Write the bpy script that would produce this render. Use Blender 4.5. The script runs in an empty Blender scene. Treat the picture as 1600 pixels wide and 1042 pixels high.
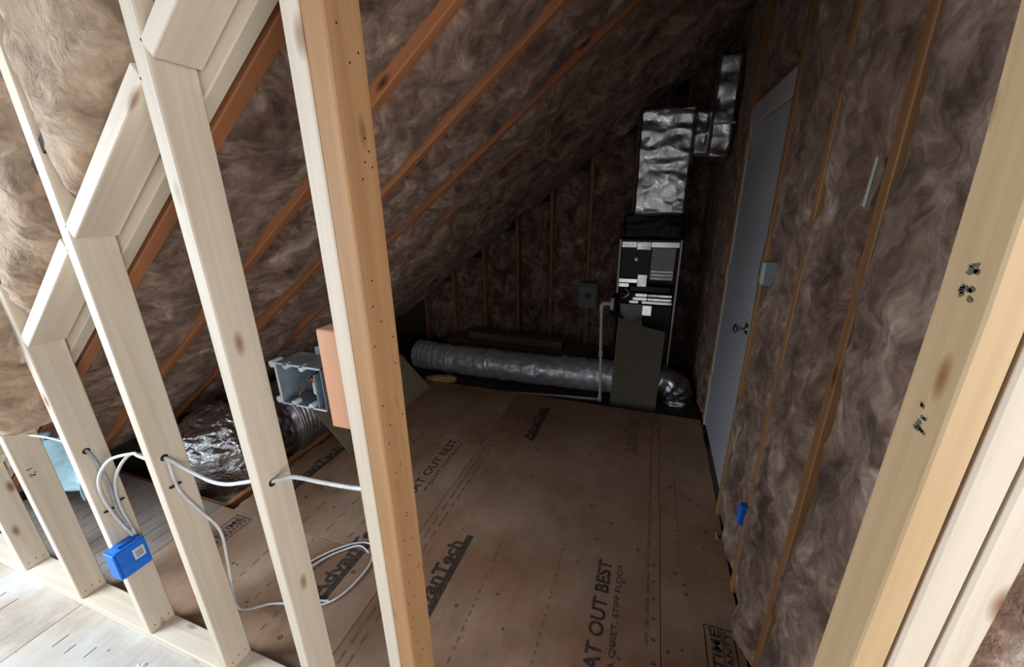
import bpy, bmesh, math, random
import numpy as np
from mathutils import Vector, Matrix

random.seed(7)
S = bpy.context.scene
COL = S.collection

# ------------------------------------------------------------------ camera, world, lights, exposure
EYE = 1.69
cd = bpy.data.cameras.new('camera')
cd.sensor_width = 36.0
cd.lens = 619.2 / 1600 * 36.0
cd.clip_start = 0.02
cam = bpy.data.objects.new('camera', cd)
COL.objects.link(cam)
_r = Vector((0.94470111, 0.32764605, -0.0137071))
_d = Vector((0.09334275, -0.30873424, -0.94655708))
_f = Vector((-0.31436754, 0.89293406, -0.32224496))
cam.matrix_world = Matrix(((_r.x, -_d.x, -_f.x, 0), (_r.y, -_d.y, -_f.y, 0), (_r.z, -_d.z, -_f.z, EYE), (0, 0, 0, 1)))
S.camera = cam

S.view_settings.view_transform = 'Standard'
S.view_settings.look = 'None'
S.view_settings.gamma = 1.0
S.view_settings.exposure = 0.14
S.view_settings.use_curve_mapping = False

w = bpy.data.worlds.new('overcast_sky')
S.world = w
w.use_nodes = True
w.node_tree.nodes['Background'].inputs[0].default_value = (0.80, 0.90, 1.0, 1)
w.node_tree.nodes['Background'].inputs[1].default_value = 0.20


def area(name, loc, target, sx, sy, power, color):
    l = bpy.data.lights.new(name, 'AREA')
    l.shape = 'RECTANGLE'
    l.size = sx
    l.size_y = sy
    l.energy = power
    l.color = color
    o = bpy.data.objects.new(name, l)
    COL.objects.link(o)
    o.location = loc
    o.rotation_euler = (Vector(target) - Vector(loc)).to_track_quat('-Z', 'Y').to_euler()
    return o


# daylight through the dormer window on the left and the large window behind the viewer
area('dormer_window_daylight', (-3.0, -0.55, 1.5), (-1.6, 0.55, 0.6), 1.1, 1.3, 84, (0.80, 0.91, 1.0))
area('room_window_daylight', (-0.1, -2.9, 1.7), (-0.4, 1.5, 1.1), 2.4, 1.7, 9, (1.0, 0.97, 0.92))
area('side_fill_light', (1.7, -0.9, 1.5), (-1.3, 0.8, 1.2), 1.3, 1.3, 44, (1.0, 0.96, 0.92))  # added lamp, no known window there; brightens stud faces and roof slope

# ------------------------------------------------------------------ helpers


def lin(c):
    return tuple((v / 255 / 12.92 if v / 255 <= 0.04045 else ((v / 255 + 0.055) / 1.055) ** 2.4) for v in c)


def rgb(*c):
    return (*lin(c), 1)


def _hash(ix, iy, iz, seed):
    n = (ix.astype(np.int64) * 374761393 + iy.astype(np.int64) * 668265263 + iz.astype(np.int64) * 2147483647 + seed * 1274126177) & 0xFFFFFFFF
    n = ((n ^ (n >> 13)) * 1274126177) & 0xFFFFFFFF
    n = (n ^ (n >> 16)) & 0xFFFFFFFF
    return n / 4294967295.0 * 2 - 1


def noise(p, seed=0):
    p = np.asarray(p, float)
    i = np.floor(p)
    f = p - i
    u = f * f * (3 - 2 * f)
    r = 0
    for dx in (0, 1):
        for dy in (0, 1):
            for dz in (0, 1):
                wt = (u[:, 0] if dx else 1 - u[:, 0]) * (u[:, 1] if dy else 1 - u[:, 1]) * (u[:, 2] if dz else 1 - u[:, 2])
                r = r + wt * _hash(i[:, 0] + dx, i[:, 1] + dy, i[:, 2] + dz, seed)
    return r


def fbm(p, octaves=3, seed=0):
    a, r = 1.0, 0
    p = np.asarray(p, float)
    for k in range(octaves):
        r = r + a * noise(p, seed + k * 17)
        p = p * 2.07 + 3.1
        a *= 0.5
    return r


def world_loc(o):
    v = Vector((0, 0, 0))
    while o is not None:
        v = v + o.location
        o = o.parent
    return v


def tag(o, label=None, cat=None, group=None, kind=None):
    if label: o['label'] = label
    if cat: o['category'] = cat
    if group: o['group'] = group
    if kind: o['kind'] = kind
    return o


def empty(name, loc=(0, 0, 0), parent=None):
    o = bpy.data.objects.new(name, None)
    COL.objects.link(o)
    o.empty_display_size = 0.05
    if parent is not None:
        o.parent = parent
        o.location = Vector(loc) - world_loc(parent)
    else:
        o.location = loc
    return o


def thing(name, loc, label, cat, group=None):
    return tag(empty(name, loc), label, cat, group)


def link_mesh(name, me, mats, parent, loc, rot=None):
    if not isinstance(mats, (list, tuple)): mats = [mats]
    if not me.materials:
        for m in mats: me.materials.append(m)
    o = bpy.data.objects.new(name, me)
    COL.objects.link(o)
    l = Vector(loc)
    if parent is not None:
        o.parent = parent
        l = l - world_loc(parent)
    o.location = l
    if rot is not None: o.rotation_euler = rot
    return o


def mesh_obj(name, verts, faces, mats, parent=None, smooth=True, origin=None, autosmooth=None):
    """world-space vertices; the origin goes to the base centre"""
    v = np.asarray(verts, float)
    lo, hi = v.min(0), v.max(0)
    c = np.array([(lo[0] + hi[0]) / 2, (lo[1] + hi[1]) / 2, lo[2]]) if origin is None else np.asarray(origin, float)
    me = bpy.data.meshes.new(name)
    me.from_pydata((v - c).tolist(), [], [list(map(int, f)) for f in faces])
    if smooth: me.polygons.foreach_set('use_smooth', [True] * len(me.polygons))
    me.update()
    return link_mesh(name, me, mats, parent, c)


def bm_obj(name, bm, mats, parent=None, loc=(0, 0, 0), rot=None, smooth=False):
    me = bpy.data.meshes.new(name)
    bmesh.ops.recalc_face_normals(bm, faces=bm.faces[:])
    bm.to_mesh(me)
    bm.free()
    if smooth: me.polygons.foreach_set('use_smooth', [True] * len(me.polygons))
    return link_mesh(name, me, mats, parent, loc, rot)


def add_box(bm, lo, hi, bev=0.0, segs=1):
    lo, hi = Vector(lo), Vector(hi)
    ret = bmesh.ops.create_cube(bm, size=1.0)
    vs = ret['verts']
    d, c = hi - lo, (hi + lo) / 2
    for v in vs: v.co = Vector((v.co.x * d.x, v.co.y * d.y, v.co.z * d.z)) + c
    if bev > 0:
        es = list({e for v in vs for e in v.link_edges})
        bmesh.ops.bevel(bm, geom=es, offset=bev, segments=segs, affect='EDGES', clamp_overlap=True)
    return vs


def box(name, lo, hi, mat, parent=None, bev=0.002, segs=1):
    """axis-aligned box in world space"""
    c = Vector(((lo[0] + hi[0]) / 2, (lo[1] + hi[1]) / 2, lo[2]))
    bm = bmesh.new()
    add_box(bm, Vector(lo) - c, Vector(hi) - c, bev, segs)
    return bm_obj(name, bm, mat, parent, c)


def board(name, a, b, wx, wy, mat, parent=None, side=(1, 0, 0), bev=0.003, cuts=0, bend=None):
    """a timber from a to b (world), section wx (along 'side') by wy, grain along its local Z"""
    a, b = Vector(a), Vector(b)
    z = (b - a).normalized()
    x = Vector(side)
    x = (x - z * x.dot(z)).normalized()
    y = z.cross(x)
    L = (b - a).length
    bm = bmesh.new()
    add_box(bm, (-wx / 2, -wy / 2, 0), (wx / 2, wy / 2, L), bev)
    if cuts:
        for k in range(1, cuts + 1):
            zc = L * k / (cuts + 1)
            bmesh.ops.bisect_plane(bm, geom=bm.verts[:] + bm.edges[:] + bm.faces[:], plane_co=(0, 0, zc), plane_no=(0, 0, 1))
    if bend:
        for v in bm.verts: v.co.x += bend(v.co.z)
    rot = Matrix((x, y, z)).transposed().to_euler()
    return bm_obj(name, bm, mat, parent, a, rot)


def tube_mesh(path, rad, n=10, cap=True, closed=False):
    P = [Vector(p) for p in path]
    R = rad if callable(rad) else (lambda t: rad)
    verts, faces = [], []
    up = None
    m = len(P)
    for i, p in enumerate(P):
        t = (P[min(i + 1, m - 1)] - P[max(i - 1, 0)]).normalized()
        if up is None:
            up = Vector((0, 0, 1)) if abs(t.z) < 0.9 else Vector((1, 0, 0))
        up = (up - t * up.dot(t)).normalized()
        s = t.cross(up)
        r = R(i / max(1, m - 1))
        for k in range(n):
            a = 2 * math.pi * k / n
            verts.append(tuple(p + (up * math.cos(a) + s * math.sin(a)) * r))
    for i in range(m - 1):
        for k in range(n):
            k2 = (k + 1) % n
            faces.append((i * n + k, i * n + k2, (i + 1) * n + k2, (i + 1) * n + k))
    if cap:
        faces.append(tuple(range(n))[::-1])
        faces.append(tuple(range((m - 1) * n, m * n)))
    return verts, faces


def spline(pts, n=8):
    P = [Vector(p) for p in pts]
    out = []
    for i in range(len(P) - 1):
        p0, p1, p2, p3 = P[max(i - 1, 0)], P[i], P[i + 1], P[min(i + 2, len(P) - 1)]
        for k in range(n):
            t = k / n
            out.append(0.5 * ((2 * p1) + (p2 - p0) * t + (2 * p0 - 5 * p1 + 4 * p2 - p3) * t * t + (3 * p1 - p0 - 3 * p2 + p3) * t ** 3))
    out.append(P[-1])
    return out


def tube(name, pts, rad, mat, parent=None, n=8, sm=8):
    path = spline(pts, sm) if sm > 1 else pts
    v, f = tube_mesh(path, rad, n)
    return mesh_obj(name, v, f, mat, parent)


def disc(name, c, axis, r, h, mat, parent=None, n=16, prof=None):
    """a lathe along axis from c; prof = [(radius, height)]"""
    c, z = Vector(c), Vector(axis).normalized()
    x = z.orthogonal().normalized()
    y = z.cross(x)
    prof = prof or [(r, 0), (r, h * 0.8), (r * 0.92, h)]
    verts, faces = [], []
    for (rr, hh) in prof:
        for k in range(n):
            a = 2 * math.pi * k / n
            verts.append(tuple(c + z * hh + (x * math.cos(a) + y * math.sin(a)) * rr))
    m = len(prof)
    for i in range(m - 1):
        for k in range(n):
            k2 = (k + 1) % n
            faces.append((i * n + k, i * n + k2, (i + 1) * n + k2, (i + 1) * n + k))
    faces.append(tuple(range(n))[::-1])
    faces.append(tuple(range((m - 1) * n, m * n)))
    return mesh_obj(name, verts, faces, mat, parent, smooth=False)


# ------------------------------------------------------------------ materials


class NT:
    def __init__(s, name):
        s.m = bpy.data.materials.new(name)
        s.m.use_nodes = True
        s.t = s.m.node_tree
        s.b = s.t.nodes['Principled BSDF']

    def n(s, typ, **kw):
        nd = s.t.nodes.new(typ)
        for k, v in kw.items():
            if k.startswith('i_'):
                key = k[2:]
                nd.inputs[int(key) if key.isdigit() else key].default_value = v
            else:
                setattr(nd, k, v)
        return nd

    def l(s, a, b):
        s.t.links.new(a, b)

    def coords(s, scale=(1, 1, 1), rnd=True, kind='Object'):
        tc = s.n('ShaderNodeTexCoord')
        v = tc.outputs[kind]
        if rnd:
            oi = s.n('ShaderNodeObjectInfo')
            mul = s.n('ShaderNodeVectorMath', operation='SCALE')
            mul.inputs[0].default_value = (37.1, 53.7, 71.9)
            s.l(oi.outputs['Random'], mul.inputs['Scale'])
            add = s.n('ShaderNodeVectorMath', operation='ADD')
            s.l(v, add.inputs[0]); s.l(mul.outputs[0], add.inputs[1])
            v = add.outputs[0]
        mp = s.n('ShaderNodeVectorMath', operation='MULTIPLY')
        mp.inputs[1].default_value = scale
        s.l(v, mp.inputs[0])
        return mp.outputs[0]

    def ramp(s, fac, stops, interp='LINEAR'):
        r = s.n('ShaderNodeValToRGB')
        r.color_ramp.interpolation = interp
        el = r.color_ramp.elements
        while len(el) > 1: el.remove(el[-1])
        for i, (p, c) in enumerate(stops):
            e = el[0] if i == 0 else el.new(p)
            e.position = p
            e.color = c if len(c) == 4 else (*c, 1)
        s.l(fac, r.inputs[0])
        return r.outputs[0]

    def noise(s, vec, scale, detail=3, rough=0.55, dist=0.0, out='Fac'):
        nd = s.n('ShaderNodeTexNoise')
        nd.inputs['Scale'].default_value = scale
        nd.inputs['Detail'].default_value = detail
        nd.inputs['Roughness'].default_value = rough
        nd.inputs['Distortion'].default_value = dist
        s.l(vec, nd.inputs['Vector'])
        return nd.outputs[out]

    def mix(s, fac, a, b, mode='MIX'):
        m = s.n('ShaderNodeMix', data_type='RGBA', blend_type=mode)
        if isinstance(fac, (int, float)): m.inputs[0].default_value = fac
        else: s.l(fac, m.inputs[0])
        for k, x in ((6, a), (7, b)):
            if isinstance(x, tuple): m.inputs[k].default_value = x
            else: s.l(x, m.inputs[k])
        return m.outputs[2]

    def bump(s, h, strength=0.5, dist=0.01, prev=None):
        b = s.n('ShaderNodeBump')
        b.inputs['Strength'].default_value = strength
        b.inputs['Distance'].default_value = dist
        s.l(h, b.inputs['Height'])
        if prev: s.l(prev, b.inputs['Normal'])
        s.l(b.outputs[0], s.b.inputs['Normal'])
        return b.outputs[0]

    def base(s, c):
        if isinstance(c, tuple): s.b.inputs['Base Color'].default_value = c
        else: s.l(c, s.b.inputs['Base Color'])


def plain(name, c, rough=0.6, metal=0.0, grain=0.0, gscale=40):
    t = NT(name)
    t.b.inputs['Roughness'].default_value = rough
    t.b.inputs['Metallic'].default_value = metal
    co = t.coords()
    nz = t.noise(co, gscale, 4)
    d = tuple(x * 0.78 for x in c[:3]) + (1,)
    t.base(t.ramp(nz, [(0.3, d), (0.6, c)]))
    if grain: t.bump(nz, grain, 0.002)
    return t.m


def wood(name, light, dark, knot, rough=0.62, knots=True):
    t = NT(name)
    t.b.inputs['Roughness'].default_value = rough
    co = t.coords((1, 1, 1))
    st = t.n('ShaderNodeVectorMath', operation='MULTIPLY')
    st.inputs[1].default_value = (34, 34, 1.3)
    t.l(co, st.inputs[0])
    g1 = t.noise(st.outputs[0], 1.0, 3, 0.6, 0.6)
    st2 = t.n('ShaderNodeVectorMath', operation='MULTIPLY')
    st2.inputs[1].default_value = (9, 9, 0.8)
    t.l(co, st2.inputs[0])
    g2 = t.noise(st2.outputs[0], 1.0, 2, 0.5, 0.3)
    c = t.ramp(g1, [(0.28, dark), (0.62, light)])
    c2 = t.ramp(g2, [(0.3, tuple(0.84 * x for x in light[:3]) + (1,)), (0.7, light)])
    c = t.mix(0.5, c, c2)
    if knots:
        st3 = t.n('ShaderNodeVectorMath', operation='MULTIPLY')
        st3.inputs[1].default_value = (11, 11, 4.2)
        t.l(co, st3.inputs[0])
        vo = t.n('ShaderNodeTexVoronoi')
        vo.inputs['Scale'].default_value = 1.0
        t.l(st3.outputs[0], vo.inputs['Vector'])
        k = t.ramp(vo.outputs['Distance'], [(0.04, (1, 1, 1)), (0.10, (0.6, 0.6, 0.6)), (0.17, (0, 0, 0))])
        c = t.mix(k, c, knot)
        t.t.nodes.update() if False else None
    t.base(c)
    t.bump(g1, 0.15, 0.002)
    return t.m


M = {}
M['pine'] = wood('pale_pine', rgb(230, 216, 198), rgb(198, 178, 152), rgb(146, 102, 70))
M['pine_tan'] = wood('tan_pine', rgb(214, 182, 140), rgb(188, 152, 110), rgb(150, 92, 56))
M['pine_orange'] = wood('orange_pine', rgb(190, 146, 102), rgb(156, 112, 74), rgb(100, 58, 36))
M['rafter'] = wood('aged_rafter_wood', rgb(178, 118, 78), rgb(138, 86, 56), rgb(72, 42, 30))
M['stud_old'] = wood('aged_stud_wood', rgb(160, 116, 72), rgb(122, 84, 50), rgb(80, 52, 32))
M['scrap'] = wood('reddish_scrap_wood', rgb(222, 164, 128), rgb(200, 136, 100), rgb(130, 72, 46))
M['grey_lumber'] = wood('grey_lumber', rgb(120, 108, 92), rgb(88, 78, 66), rgb(50, 42, 36))
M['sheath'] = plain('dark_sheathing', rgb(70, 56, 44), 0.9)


def fiberglass(name, dark, mid, light, pale):
    t = NT(name)
    t.b.inputs['Roughness'].default_value = 1.0
    t.b.inputs['Specular IOR Level'].default_value = 0.05
    t.b.inputs['Sheen Weight'].default_value = 0.25
    t.b.inputs['Sheen Roughness'].default_value = 0.6
    t.b.inputs['Sheen Tint'].default_value = (0.75, 0.62, 0.54, 1)
    co = t.coords((1, 1, 1))
    wn = t.n('ShaderNodeTexNoise')
    wn.inputs['Scale'].default_value = 4.5
    wn.inputs['Detail'].default_value = 3
    t.l(co, wn.inputs['Vector'])
    sub = t.n('ShaderNodeVectorMath', operation='SUBTRACT')
    sub.inputs[1].default_value = (0.5, 0.5, 0.5)
    t.l(wn.outputs['Color'], sub.inputs[0])
    sc = t.n('ShaderNodeVectorMath', operation='SCALE')
    sc.inputs['Scale'].default_value = 0.3
    t.l(sub.outputs[0], sc.inputs[0])
    ad = t.n('ShaderNodeVectorMath', operation='ADD')
    t.l(co, ad.inputs[0]); t.l(sc.outputs[0], ad.inputs[1])
    warped = ad.outputs[0]
    sw = t.n('ShaderNodeVectorMath', operation='MULTIPLY')
    sw.inputs[1].default_value = (8, 8, 5.5)
    t.l(warped, sw.inputs[0])
    big = t.noise(sw.outputs[0], 1.0, 4, 0.62, 0.15)
    fi = t.n('ShaderNodeVectorMath', operation='MULTIPLY')
    fi.inputs[1].default_value = (46, 26, 30)
    t.l(warped, fi.inputs[0])
    fine = t.noise(fi.outputs[0], 1.0, 4, 0.65, 0.2)
    tuft = t.noise(warped, 17.0, 4, 0.6, 0.15)
    c = t.ramp(big, [(0.30, dark), (0.45, mid), (0.58, light), (0.74, pale)])
    c2 = t.ramp(fine, [(0.3, dark), (0.5, mid), (0.75, pale)])
    c = t.mix(0.22, c, c2)
    c3 = t.ramp(tuft, [(0.32, (0.42, 0.40, 0.40)), (0.48, (0.9, 0.9, 0.9)), (0.7, (1.2, 1.18, 1.16))])  # creases darkened and tufts lightened: shading put into the colour
    c = t.mix(0.75, c, c3, 'MULTIPLY')
    t.base(c)
    b1 = t.bump(tuft, 0.7, 0.02)
    t.bump(fine, 0.35, 0.006, b1)
    return t.m


M['batt'] = fiberglass('brown_fiberglass', rgb(58, 43, 37), rgb(114, 89, 77), rgb(156, 130, 116), rgb(210, 192, 178))
M['batt_tan'] = fiberglass('tan_fiberglass', rgb(112, 92, 78), rgb(168, 144, 122), rgb(192, 169, 147), rgb(220, 204, 186))


def osb(name, tone):
    t = NT(name)
    t.b.inputs['Roughness'].default_value = 0.75
    t.b.inputs['Specular IOR Level'].default_value = 0.25
    co = t.coords((1, 1, 1))
    big = t.noise(co, 2.0, 5, 0.62)
    st = t.n('ShaderNodeVectorMath', operation='MULTIPLY')
    st.inputs[1].default_value = (26, 5, 5)
    t.l(co, st.inputs[0])
    gr = t.noise(st.outputs[0], 1.0, 4, 0.6, 0.8)
    k = lambda r: tuple(min(1, tone[i] * r) for i in range(3)) + (1,)
    q = lambda r, g_, b_: (min(1, tone[0] * r), min(1, tone[1] * g_), min(1, tone[2] * b_), 1)
    c = t.ramp(big, [(0.36, q(0.60, 0.47, 0.38)), (0.46, q(0.95, 0.80, 0.68)), (0.54, q(1.0, 0.98, 0.98)), (0.64, q(1.28, 1.32, 1.36))])
    c2 = t.ramp(gr, [(0.32, k(0.72)), (0.55, k(1.0)), (0.75, k(1.15))])
    c = t.mix(0.36, c, c2)
    c4 = c
    sp = t.noise(co, 55, 2, 0.5)
    m = t.ramp(sp, [(0.22, (0.55, 0.5, 0.46)), (0.30, (1, 1, 1))])
    t.base(t.mix(0.8, c4, m, 'MULTIPLY'))
    t.bump(gr, 0.2, 0.002)
    return t.m


M['osb'] = osb('brown_osb', lin((150, 121, 100)))
M['osb_daylit'] = osb('daylit_osb', lin((190, 186, 180)))  # near floor whiter and bluer: strong window light put into the tone
M['osb_mid'] = osb('greyish_osb', lin((155, 129, 109)))
M['osb_weathered'] = osb('weathered_osb', lin((136, 131, 127)))
M['osb_grey'] = osb('grey_osb', lin((136, 126, 110)))


def ink(name, c, worn):
    t = NT(name)
    t.b.inputs['Roughness'].default_value = 0.8
    co = t.coords((1, 1, 1), False)
    t.base(t.ramp(t.noise(co, 45, 4, 0.7), [(0.40, c), (0.66, worn)]))
    return t.m


M['ink'] = ink('worn_black_print', rgb(40, 36, 36), rgb(84, 70, 62))
M['ink_brown'] = ink('faint_brown_print', rgb(98, 76, 62), rgb(140, 112, 92))


def foil(name, tint, rough, scale, strength):
    t = NT(name)
    t.b.inputs['Metallic'].default_value = 1.0
    co = t.coords((1, 1, 1))
    n1 = t.noise(co, scale, 4, 0.6, 1.0)
    vo = t.n('ShaderNodeTexVoronoi', feature='DISTANCE_TO_EDGE')
    vo.inputs['Scale'].default_value = scale * 0.8
    t.l(co, vo.inputs['Vector'])
    t.base(t.ramp(n1, [(0.3, tuple(0.75 * x for x in tint[:3]) + (1,)), (0.6, tint)]))
    r = t.ramp(n1, [(0.3, (rough * 1.6,) * 3), (0.7, (rough * 0.7,) * 3)])
    t.l(r, t.b.inputs['Roughness'])
    b = t.bump(vo.outputs['Distance'], strength, 0.03)
    t.bump(n1, strength, 0.02, b)
    return t.m


M['foil'] = foil('crinkled_foil', rgb(222, 226, 230), 0.30, 11, 0.16)
M['foil_soft'] = foil('dull_foil', rgb(216, 220, 224), 0.34, 11, 0.16)
M['foil_soft'].node_tree.nodes['Principled BSDF'].inputs['Metallic'].default_value = 0.55
M['foil_creased'] = foil('sharply_creased_foil', rgb(226, 232, 242), 0.22, 26, 0.5)  # pale bluish tint carries part of the window highlight on the duct end
M['foil_dark'] = foil('dark_reflection_foil', rgb(176, 166, 178), 0.26, 10, 0.15)  # silver foil coloured darker for the dim surroundings it mirrors
M['sheet'] = foil('galvanised_sheet', rgb(210, 216, 222), 0.22, 6, 0.08)
M['chrome'] = plain('bright_chrome', rgb(230, 232, 235), 0.12, 1.0)
M['black_wrap'] = plain('black_glossy_wrap', rgb(12, 12, 13), 0.35, grain=0.5, gscale=18)
M['black_cloth'] = plain('black_flex_collar', rgb(13, 12, 12), 0.55, grain=0.4, gscale=20)
M['charcoal'] = plain('charcoal_panel', rgb(38, 41, 46), 0.5)
M['light_grey'] = plain('light_grey_panel', rgb(170, 178, 186), 0.4)
M['white_label_and_glint'] = plain('white_label_and_glint', rgb(240, 240, 240), 0.4)
M['bright_sheet'] = plain('bright_metal_sheet', rgb(244, 245, 247), 0.22, 1.0)
M['duct_board'] = plain('grey_brown_board', rgb(112, 104, 88), 0.9, grain=0.3)
M['pvc'] = plain('white_pvc', rgb(226, 226, 222), 0.35)
M['cable'] = plain('white_cable', rgb(228, 230, 232), 0.45)
M['cable_grey'] = plain('grey_cable', rgb(172, 174, 178), 0.5)
M['blue'] = plain('blue_plastic', rgb(24, 120, 232), 0.45)
M['deep_blue'] = plain('deep_blue_plastic', rgb(20, 84, 170), 0.5)
M['shaded_pvc'] = plain('shaded_blue_grey_plastic', rgb(112, 124, 136), 0.4)  # box plastic darkened to paint the shade inside the box
M['lit_pvc'] = plain('lit_blue_grey_plastic', rgb(188, 200, 210), 0.4)  # same plastic, lighter copy for the brightly lit rim and bosses
M['door'] = plain('blue_grey_paint', rgb(186, 190, 199), 0.45)
M['door_trim'] = plain('white_trim_paint', rgb(206, 206, 206), 0.5)
M['copper'] = plain('copper_wire', rgb(150, 92, 60), 0.4, 1.0)
M['stamp'] = plain('faded_stamp_ink', rgb(112, 106, 92), 0.8)
M['paper'] = plain('white_paper', rgb(235, 236, 234), 0.8)
M['cyan_wrap'] = plain('pale_blue_wrap', rgb(176, 214, 230), 0.5)
M['grey_box'] = plain('grey_enamel', rgb(128, 136, 142), 0.5)
M['nail'] = plain('dark_nail', rgb(66, 58, 54), 0.5, 0.6)
M['tape'] = plain('pale_tape', rgb(186, 200, 196), 0.7)

# ------------------------------------------------------------------ printed lettering
_tmpcol = COL


def text_mesh(s, size, bold=0.0):
    cu = bpy.data.curves.new('print', 'FONT')
    cu.body = s
    cu.size = size
    cu.offset = bold
    cu.resolution_u = 3
    o = bpy.data.objects.new('print', cu)
    COL.objects.link(o)
    bpy.context.view_layer.update()
    dg = bpy.context.evaluated_depsgraph_get()
    me = bpy.data.meshes.new_from_object(o.evaluated_get(dg))
    bpy.data.objects.remove(o)
    bpy.data.curves.remove(cu)
    return me


def printed(s, x, y0, y1, height, mat, parent, bold=0.0, z=0.0012, label=None):
    """flat lettering on the floor reading along +Y, baseline at x, filling y0..y1"""
    me = text_mesh(s, 1.0, bold)
    co = np.zeros(len(me.vertices) * 3)
    me.vertices.foreach_get('co', co)
    co = co.reshape(-1, 3)
    lo, hi = co.min(0), co.max(0)
    sx = (y1 - y0) / (hi[0] - lo[0])
    sy = height / (hi[1] - min(lo[1], 0))
    out = np.zeros_like(co)
    out[:, 1] = (co[:, 0] - lo[0]) * sx
    out[:, 0] = -co[:, 1] * sy
    me.vertices.foreach_set('co', out.ravel())
    me.materials.clear()
    me.update()
    o = link_mesh('printed_lettering', me, mat, parent, (x, y0, z))
    if label: o['label'] = label
    return o


def flat_bits(name, quads, mat, parent, z=0.001):
    """many flat printed bars (x0,y0,x1,y1) joined in one part"""
    v, f = [], []
    for (x0, y0, x1, y1) in quads:
        k = len(v)
        v += [(x0, y0, z), (x1, y0, z), (x1, y1, z), (x0, y1, z)]
        f.append((k, k + 1, k + 2, k + 3))
    o = mesh_obj(name, v, f, mat, parent, smooth=False)
    o['kind'] = 'stuff'
    return o


# ------------------------------------------------------------------ insulation sheet


def batt(name, origin, u, v, nrm, wid, length, res, mat, parent, seed, bulge=0.035, rough=0.022, thick=0.07, ztrim=None, sag=0.0, label=None, edge=0.05, latk=1.0):
    """a pillowy batt: origin corner, u across (wid), v along (length), nrm toward the room"""
    o, u, v, nrm = [np.array(a, float) for a in (origin, u, v, nrm)]
    nu, nv = max(4, int(wid / res)), max(4, int(length / res))
    su, sv = np.meshgrid(np.linspace(0, 1, nu + 1), np.linspace(0, 1, nv + 1), indexing='ij')
    su, sv = su.ravel(), sv.ravel()
    if callable(length): pass
    base = o + np.outer(su * wid, u) + np.outer(sv * length, v)
    prof = 1 - np.abs(2 * su - 1) ** 3.5
    endp = np.clip(np.minimum(sv, 1 - sv) * length / 0.05, 0, 1) ** 0.6
    p = base + seed * 11.3
    warp = np.stack([noise(p * 3.0, seed), noise(p * 3.0, seed + 5), noise(p * 3.0, seed + 9)], 1) * 0.12
    d1 = fbm((p + warp) * 5.5, 3, seed)
    d2 = 1 - np.abs(fbm((p + warp) * 14, 3, seed + 31)) * 1.6
    h = bulge * prof * endp + (rough * d1 + 0.010 * d2) * (0.35 + 0.65 * prof) - edge * (1 - prof) * (0.45 + 0.45 * noise(p * 1.8, seed + 77)) - 0.03 * (1 - endp)
    # edges wander over and under the timbers
    side = (su - 0.5) * 2
    lat = latk * 0.026 * np.sign(side) * np.abs(side) ** 6 * noise(p * 1.3, seed + 3) * 1.2
    P = base + np.outer(h, nrm) + np.outer(lat, u)
    idx = np.arange((nu + 1) * (nv + 1)).reshape(nu + 1, nv + 1)
    F = np.stack([idx[:-1, :-1].ravel(), idx[1:, :-1].ravel(), idx[1:, 1:].ravel(), idx[:-1, 1:].ravel()], 1).tolist()
    # closing skirt and flat back
    ring = list(idx[:, 0]) + list(idx[-1, 1:]) + list(idx[-2::-1, -1]) + list(idx[0, -2:0:-1])
    n0 = len(P)
    back = base[ring] - nrm * thick
    P = np.vstack([P, back])
    m = len(ring)
    for i in range(m):
        j = (i + 1) % m
        F.append([ring[j], ring[i], n0 + i, n0 + j])
    F.append([n0 + i for i in range(m)])
    if np.dot(np.cross(u, v), nrm) < 0: F = [f[::-1] for f in F]
    if ztrim is not None:
        P[:, 2] = np.minimum(P[:, 2], ztrim(P))
    ob = mesh_obj(name, P, F, mat, parent)
    if label: ob['label'] = label
    return ob


SL = 0.75                                   # roof pitch 9 in 12
NRM = Vector((SL, 0, -1)).normalized()      # into the room from the roof
UPR = Vector((1, 0, SL)).normalized()       # up the slope


def zroof(x):
    return 1.25 + SL * (x + 1.8)


YF = 0.578       # front face of the partition
YB = YF + 0.089

# ================================================================== FLOOR
floor = box('floor', (-3.6, -2.6, -0.30), (1.4, 4.6, -0.22), M['sheath'], None, 0)
tag(floor, kind='structure')


def panel(lo, hi, mat, label=None):
    o = box('floor_panel', (*lo, -0.022), (*hi, 0), mat, floor, 0.0015)
    if label: o['label'] = label
    return o


g = 0.0015
pm = panel((-1.04 + g, YF + 0.02), (0.18 - g, 3.10), M['osb'])
pr0 = panel((0.18 + g, YF + 0.02), (0.49, 1.625 - g), M['osb'])
pr1 = panel((0.18 + g, 1.625 + g), (0.49, 3.10), M['osb'])
pl = panel((-2.16, 1.215 + g), (-1.04 - g, 3.10), M['osb_mid'])
pl0 = panel((-2.26 + g, YF + 0.02), (-1.04 - g, 1.215 - g), M['osb_mid'])
pf = panel((-3.45, YF + 0.02), (-2.26 - g, 1.215), M['osb_weathered'])
# near room floor
pn = []
for i, (x0, x1) in enumerate(((-3.45, -2.26), (-2.26, -1.04), (-1.04, 0.18), (0.18, 1.38))):
    for (y0, y1) in ((-2.5, -0.2), (-0.2, YF + 0.02)):
        pn.append(panel((x0 + g, y0 + g), (x1 - g, y1 - g), M['osb_daylit']))
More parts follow.
